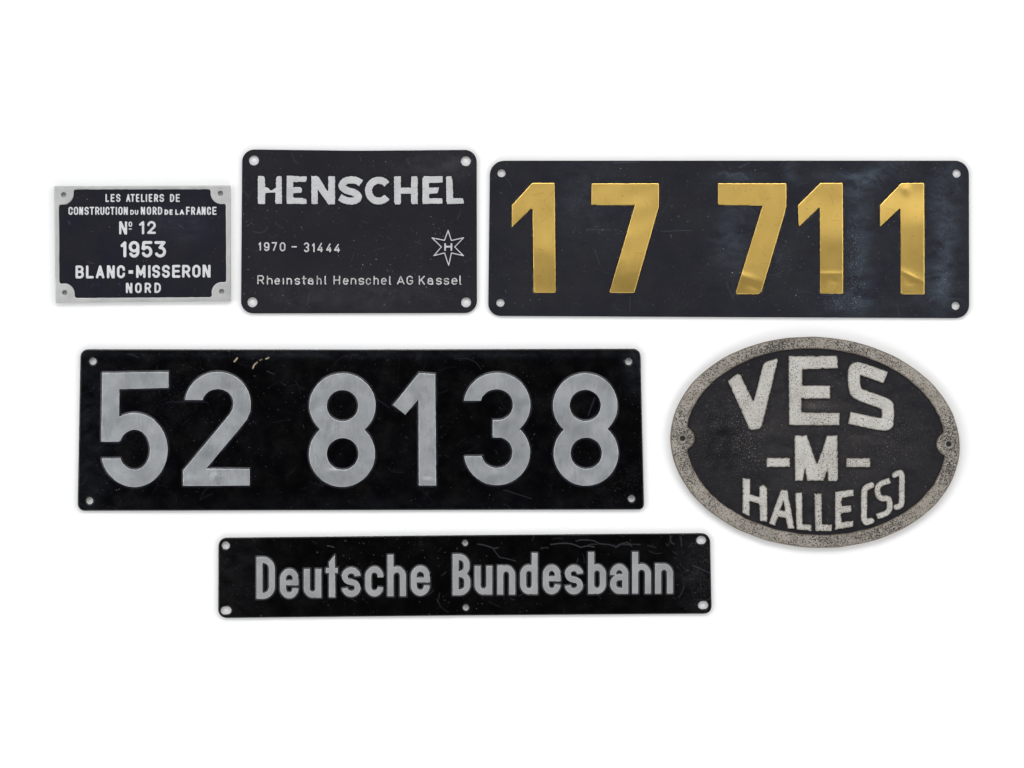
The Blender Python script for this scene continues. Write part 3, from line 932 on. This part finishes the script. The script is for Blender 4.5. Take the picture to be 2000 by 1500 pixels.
# ------------------------------------------------------------------ oval cast plate
box = (1309, 658, 1873, 1070)
root = thing('oval_plate', 'oval cast plate with pitted grey rim and speckled white lettering on black', 'plate', box)
pl = Plate(root)
c7 = lambda pts: [(1290 + .3 * x, 640 + .3 * y) for x, y in pts]


def oval(cx, cy, a, b, rot, pw=2.0):
    c, s = math.cos(rot), math.sin(rot)

    def f(X, Y):
        u, v = (X - cx) * c + (Y - cy) * s, -(X - cx) * s + (Y - cy) * c
        k = (np.abs(u / a) ** pw + np.abs(v / b) ** pw) ** (1 / pw)
        gx, gy = np.sign(u) * np.abs(u / a) ** (pw - 1) / a, np.sign(v) * np.abs(v / b) ** (pw - 1) / b
        return (k - 1) / np.maximum(np.hypot(gx, gy) * np.maximum(k, 1e-6) ** (1 - pw), 1e-6)
    return f


ov_o = oval(1591.2, 863.8, 282.0, 205.5, .062)
ov_i = oval(1592.4, 862.6, 253.0, 181.5, .062)
boss5 = [(1332.6, 856, 23.5), (1851.6, 867, 24.0)]
hole5 = [(1332.6, 856, 5.6), (1851.6, 867, 5.4)]


def field5(X, Y):
    d = ov_i(X, Y)
    for bx, by, r in boss5:
        d = smax(d, r - np.hypot(X - bx, Y - by), 4)
    return d + .5 * wob(X, Y, 26, 4)


def rim5(X, Y):
    d = np.maximum(ov_o(X, Y) + .35 * wob(X, Y, 40, 2), -field5(X, Y))
    for hx, hy, r in hole5:
        d = np.maximum(d, r - np.hypot(X - hx, Y - hy))
    return d


def rimh(x, y, d):
    z = 13 - rounded(d, 3.0) + .35 * wob(x, y, 12, 3) + .22 * wob(x, y, 5, 6)
    for hx, hy, r in hole5:
        q = np.hypot(x - hx, y - hy)
        z = z + 2.2 * np.exp(-((q - 9.0) / 1.7) ** 2) - 1.6 * np.exp(-((q - 14) / 2.6) ** 2)
    return z


grit5 = lambda x, y: .9 * blob(1500, 690, 60, 24, -.5)(x, y) + .7 * blob(1650, 690, 40, 20)(x, y) + .8 * blob(1850, 880, 30, 80)(x, y) + .5 * blob(1340, 850, 40, 60)(x, y) + .4 * blob(1700, 1040, 100, 30)(x, y)
me = field_mesh('rim', rim5, rimh, (1304, 652, 1879, 1076), 1.3, 0,
                {'grit': grit5, 'scratch': lambda x, y: .8 * np.clip(np.maximum(1.2 + np.maximum(ov_o(x, y), -field5(x, y)) / 3.0, 0), 0, 1) * np.clip(.8 + .6 * wob(x, y, 30, 62), .15, 1)})  # stain colour along both rim edges is painted shade of the rounding
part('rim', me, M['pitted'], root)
M['eyelet'] = metal('worn_steel_eyelet', (0.36, 0.35, 0.335), (0.26, 0.25, 0.235), 0.4, 0.7, stain=(0.12, 0.09, 0.07), stain_t=(0.5, 0.7))
for hx, hy, r in hole5:
    ring = lambda X, Y, hx=hx, hy=hy: np.abs(np.hypot(X - hx, Y - hy) - 7.6) - 2.6
    me = field_mesh('eyelet', ring, lambda x, y, d: 14.2 - rounded(d, 2.6), (hx - 12, hy - 12, hx + 12, hy + 12), .8, 9)
    part('eyelet', me, M['eyelet'], root)
grit5b = lambda x, y: .8 * blob(1460, 860, 28, 60)(x, y) + .6 * blob(1410, 850, 50, 70)(x, y) + .7 * blob(1590, 790, 30, 10)(x, y) + .5 * blob(1490, 902, 24, 16)(x, y) + .4 * blob(1600, 835, 60, 8)(x, y) + .3 * blob(1740, 850, 80, 60)(x, y) + .3 * blob(1570, 960, 60, 20)(x, y)
for nm, args in {
    'V': [('+', 'P', c7([(440, 347), (500, 303), (515, 308), (598, 480), (607, 480), (668, 245), (680, 228), (752, 203), (758, 215), (655, 640), (640, 655), (592, 662), (578, 655)]))],
    'E': [('+', 'P', c7([(834, 187), (1145, 187), (1150, 262), (918, 268), (916, 380), (1098, 380), (1098, 458), (912, 460), (912, 555), (1160, 558), (1158, 632), (838, 632)]))],
    'S': [('+', 'S', smooth(c7([(1462, 325), (1300, 268), (1264, 272), (1256, 310), (1262, 385), (1290, 432), (1448, 492), (1475, 520), (1474, 600), (1446, 630), (1226, 586)]), 5), 24.0, 'b', 'b')],
    'M': [('+', 'P', c7([(872, 705), (948, 703), (1010, 885), (1022, 885), (1084, 706), (1146, 703), (1149, 985), (1140, 995), (1092, 995), (1085, 915), (1055, 993), (955, 993), (938, 905), (920, 993), (877, 993)]))],
    'dash1': [('+', 'P', c7(rect(692, 850, 836, 903)))],
    'dash2': [('+', 'P', c7(rect(1210, 852, 1359, 904)))],
    'h': [('+', 'P', c7([(535, 982), (578, 988), (578, 1085), (645, 1108), (645, 1032), (665, 1025), (688, 1040), (690, 1258), (648, 1255), (645, 1145), (576, 1122), (574, 1220), (535, 1205)]))],
    'a': [('+', 'P', c7([(783, 1058), (820, 1057), (866, 1303), (828, 1303), (816, 1235), (762, 1225), (740, 1283), (706, 1272)])), ('-', 'P', c7([(798, 1128), (809, 1194), (775, 1186)]))],
    'l': [('+', 'P', c7([(878, 1077), (916, 1075), (918, 1278), (976, 1284), (978, 1320), (885, 1308)]))],
    'l2': [('+', 'P', c7([(1002, 1083), (1043, 1080), (1045, 1280), (1110, 1285), (1108, 1320), (1008, 1320)]))],
    'e': [('+', 'P', c7([(1137, 1070), (1250, 1055), (1252, 1090), (1175, 1105), (1172, 1165), (1235, 1158), (1235, 1195), (1170, 1205), (1172, 1268), (1250, 1258), (1248, 1292), (1135, 1310)]))],
    'bracket': [('+', 'S', smooth(c7([(1368, 1025), (1335, 1042), (1323, 1075), (1322, 1160), (1322, 1235), (1335, 1264), (1368, 1256)])), 12.0, 'r', 'r')],
    's': [('+', 'S', smooth(c7([(1490, 993), (1432, 1016), (1410, 1042), (1414, 1088), (1436, 1110), (1474, 1112), (1488, 1136), (1486, 1180), (1466, 1206), (1405, 1228)])), 11.4, 'b', 'b')],
    'bracket2': [('+', 'S', smooth(c7([(1522, 958), (1552, 944), (1567, 962), (1567, 1050), (1566, 1135), (1553, 1160), (1532, 1167)])), 11.4, 'r', 'r')],
}.items():
    args = args + [('+', 'S', op[2] + [op[2][0]], 1.6, 'r', 'r') for op in args if op[:2] == ('+', 'P')]
    kind = 'dash' if nm.startswith('dash') else 'bracket' if nm.startswith('bracket') else 'letter'
    pl.add(kind, args, M['pitted_letter'], 6.5, 3.0, .9, .45, 9, attrs={'scratch': lambda x, y, a=args: .7 * np.clip(1.2 + ops_d(x, y, a) / 2.2, 0, 1) * np.clip(.75 + .5 * wob(x, y, 14, 61), 0, 1)}, dent=lambda x, y: .25 * wob(x, y, 8, 41) + .12 * wob(x, y, 4, 42))  # brown edge grime, doubling as painted shade on the letter shoulders
sw5 = swell(pl, 1.6, 4.5)
me = field_mesh('field', lambda X, Y: field5(X, Y) - 2, lambda x, y, d: 7.4 + .16 * wob(x, y, 14, 8) + .1 * wob(x, y, 6, 9) + sw5(x, y) + 2.2 * np.exp(-d / 2.6), (1330, 676, 1855, 1050), 1.4, 5,
                {'grit': grit5b, 'chip': lambda x, y: .8 * blob(1408, 868, 48, 72)(x, y) * (.7 + .4 * wob(x, y, 40, 21)), 'dust_or_sheen': lambda x, y: .45 * blob(1590, 792, 30, 8)(x, y) + .25 * blob(1590, 860, 250, 180)(x, y), 'scratch': marks(random_specks(71, (1350, 700, 1840, 1030), 160, (.25, .9), (.6, 1.2)))})
part('field', me, M['ovalblack'], root)
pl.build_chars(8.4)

# ------------------------------------------------------------------ low black sign with grey mixed-case lettering
box = (427, 1041, 1390, 1207)
root = thing('name_plate', 'low wide glossy black plate with two grey mixed-case words and six fixing holes', 'plate', box)
wr6 = lambda x, y: .6 * wob(x, y, 380, 24)
pl = Plate(root, wr6)
c8 = lambda pts: [(410 + .255 * x, 1030 + .255 * y) for x, y in pts]
c9 = lambda pts: [(890 + .26 * x, 1030 + .26 * y) for x, y in pts]


def g8(ch, a, b, y0, y1, xh=None, f=c8, t=11.5):
    (x0, Y0), (x1, Y1) = f([(a, y0), (b, y1)])
    XH = f([(0, xh)])[0][1] if xh else None
    return glyph(ch, x0, Y0, x1, Y1, t, 'b', XH)


sign = [g8('D', 360, 500, 225, 545), g8('e', 540, 680, 315, 542), g8('u', 722, 855, 318, 536),
        [('+', 'P', c8([(915, 262), (958, 210), (960, 310), (980, 310), (980, 348), (960, 348), (962, 533), (915, 533), (915, 348), (890, 348), (890, 312), (915, 310)]))],
        g8('s', 1012, 1155, 305, 530), g8('c', 1192, 1330, 298, 527), g8('h', 1362, 1503, 210, 525, 298), g8('e', 1540, 1685, 292, 522),
        g8('B', -22, 110, 200, 508, None, c9), g8('u', 143, 275, 290, 503, None, c9), g8('n', 313, 447, 285, 503, None, c9), g8('d', 485, 615, 192, 500, 280, c9),
        g8('e', 655, 787, 280, 500, None, c9), g8('s', 820, 955, 282, 500, None, c9), g8('b', 995, 1127, 187, 498, 277, c9), g8('a', 1160, 1295, 275, 497, None, c9),
        g8('h', 1325, 1465, 185, 495, 272, c9), g8('n', 1497, 1630, 272, 495, None, c9)]
for k, ops in enumerate(sign):
    pl.add('letter', ops, M['steel_sign'], 2.8, .4, .7, .12, 8, attrs={'scratch': marks(random_scratches(300 + k, ops_box(ops, 0), 8, 10, (.1, .35), .5))})
out6 = round_quad([(427.2, 1050.2), (900, 1045.2), (1386.4, 1041.0), (1389.8, 1198.2), (900, 1201.8), (426.6, 1206.8)], [16, 4, 17, 15, 4, 17])
holes6 = [(441.4, 1065.2, 7.7), (441.9, 1191.9, 10.6, 7.8, -.12), (908.5, 1060.1, 5.7), (909.8, 1186.3, 5.9), (1369.2, 1054.8, 9.4, 7.8, 0), (1373.1, 1181.7, 9.8, 7.8, -.1)]
sw6 = swell(pl, 1.0, 3.0)
crk = [(c9([(165, 125), (200, 128), (240, 140), (290, 158), (320, 150)]), 1.1, .6), (c9([(285, 165), (330, 225), (380, 232), (450, 252)]), .9, .5),
       (c9([(640, 158), (670, 150), (695, 153)]), 1, .45), (c9([(712, 128), (770, 120), (830, 118), (880, 125), (940, 148), (990, 138), (1040, 145)]), 1.0, .75),
       (c9([(905, 102), (940, 92), (990, 93), (1040, 100), (1080, 122), (1150, 128), (1210, 145), (1250, 120), (1290, 112), (1320, 140)]), 1.0, .6),
       (c9([(1200, 150), (1230, 125), (1280, 130), (1340, 125), (1385, 128)]), 1.0, .5), (c9([(1440, 135), (1505, 150)]), .9, .35), (c9([(990, 135), (1015, 125), (1060, 125)]), .9, .5),
       (c9([(1610, 60), (1615, 110), (1640, 125)]), 1.4, .45), (c9([(1690, 70), (1695, 140)]), 1.2, .4), (c9([(1780, 285), (1905, 340)]), 1, .5), (c9([(1707, 50)]), 1.6, 1),
       (c9([(1743, 323)]), 1.3, 1), (c8([(900, 140), (925, 143), (950, 152)]), 1, .8), (c8([(1035, 100), (1045, 104)]), 1, .7)]
mk6 = marks([(p, w * .9, s * .65) for p, w, s in crk] + random_scratches(61, box, 60, 26, (.06, .3), .6) + random_scratches(62, (1300, 1045, 1385, 1195), 26, 26, (.1, .4), .6) + random_specks(63, box, 70, (.2, .8), (.6, 1.2)))
halo6 = lambda x, y: .36 * np.clip(1 - np.abs(pl.near_chars(x, y, 6) - 1.2) / 2.6, 0, 1)
me = field_mesh('base_plate', sheet(out6, holes6), lambda x, y, d: 5 + wr6(x, y) - rounded(d, 1.5) + sw6(x, y) + .05 * wob(x, y, 30, 19), (424, 1038, 1393, 1210), 1.3, 0,
                {'dust_or_sheen': lambda x, y: .12 * blob(450, 1130, 60, 90)(x, y) + .18 * blob(1360, 1120, 40, 90)(x, y), 'grit': lambda x, y: .25 * blob(1370, 1120, 40, 80)(x, y),
                 'scratch': lambda x, y: np.maximum(mk6(x, y), halo6(x, y))})
part('base_plate', me, M['gloss_sign'], root)
pl.build_chars(5.4)
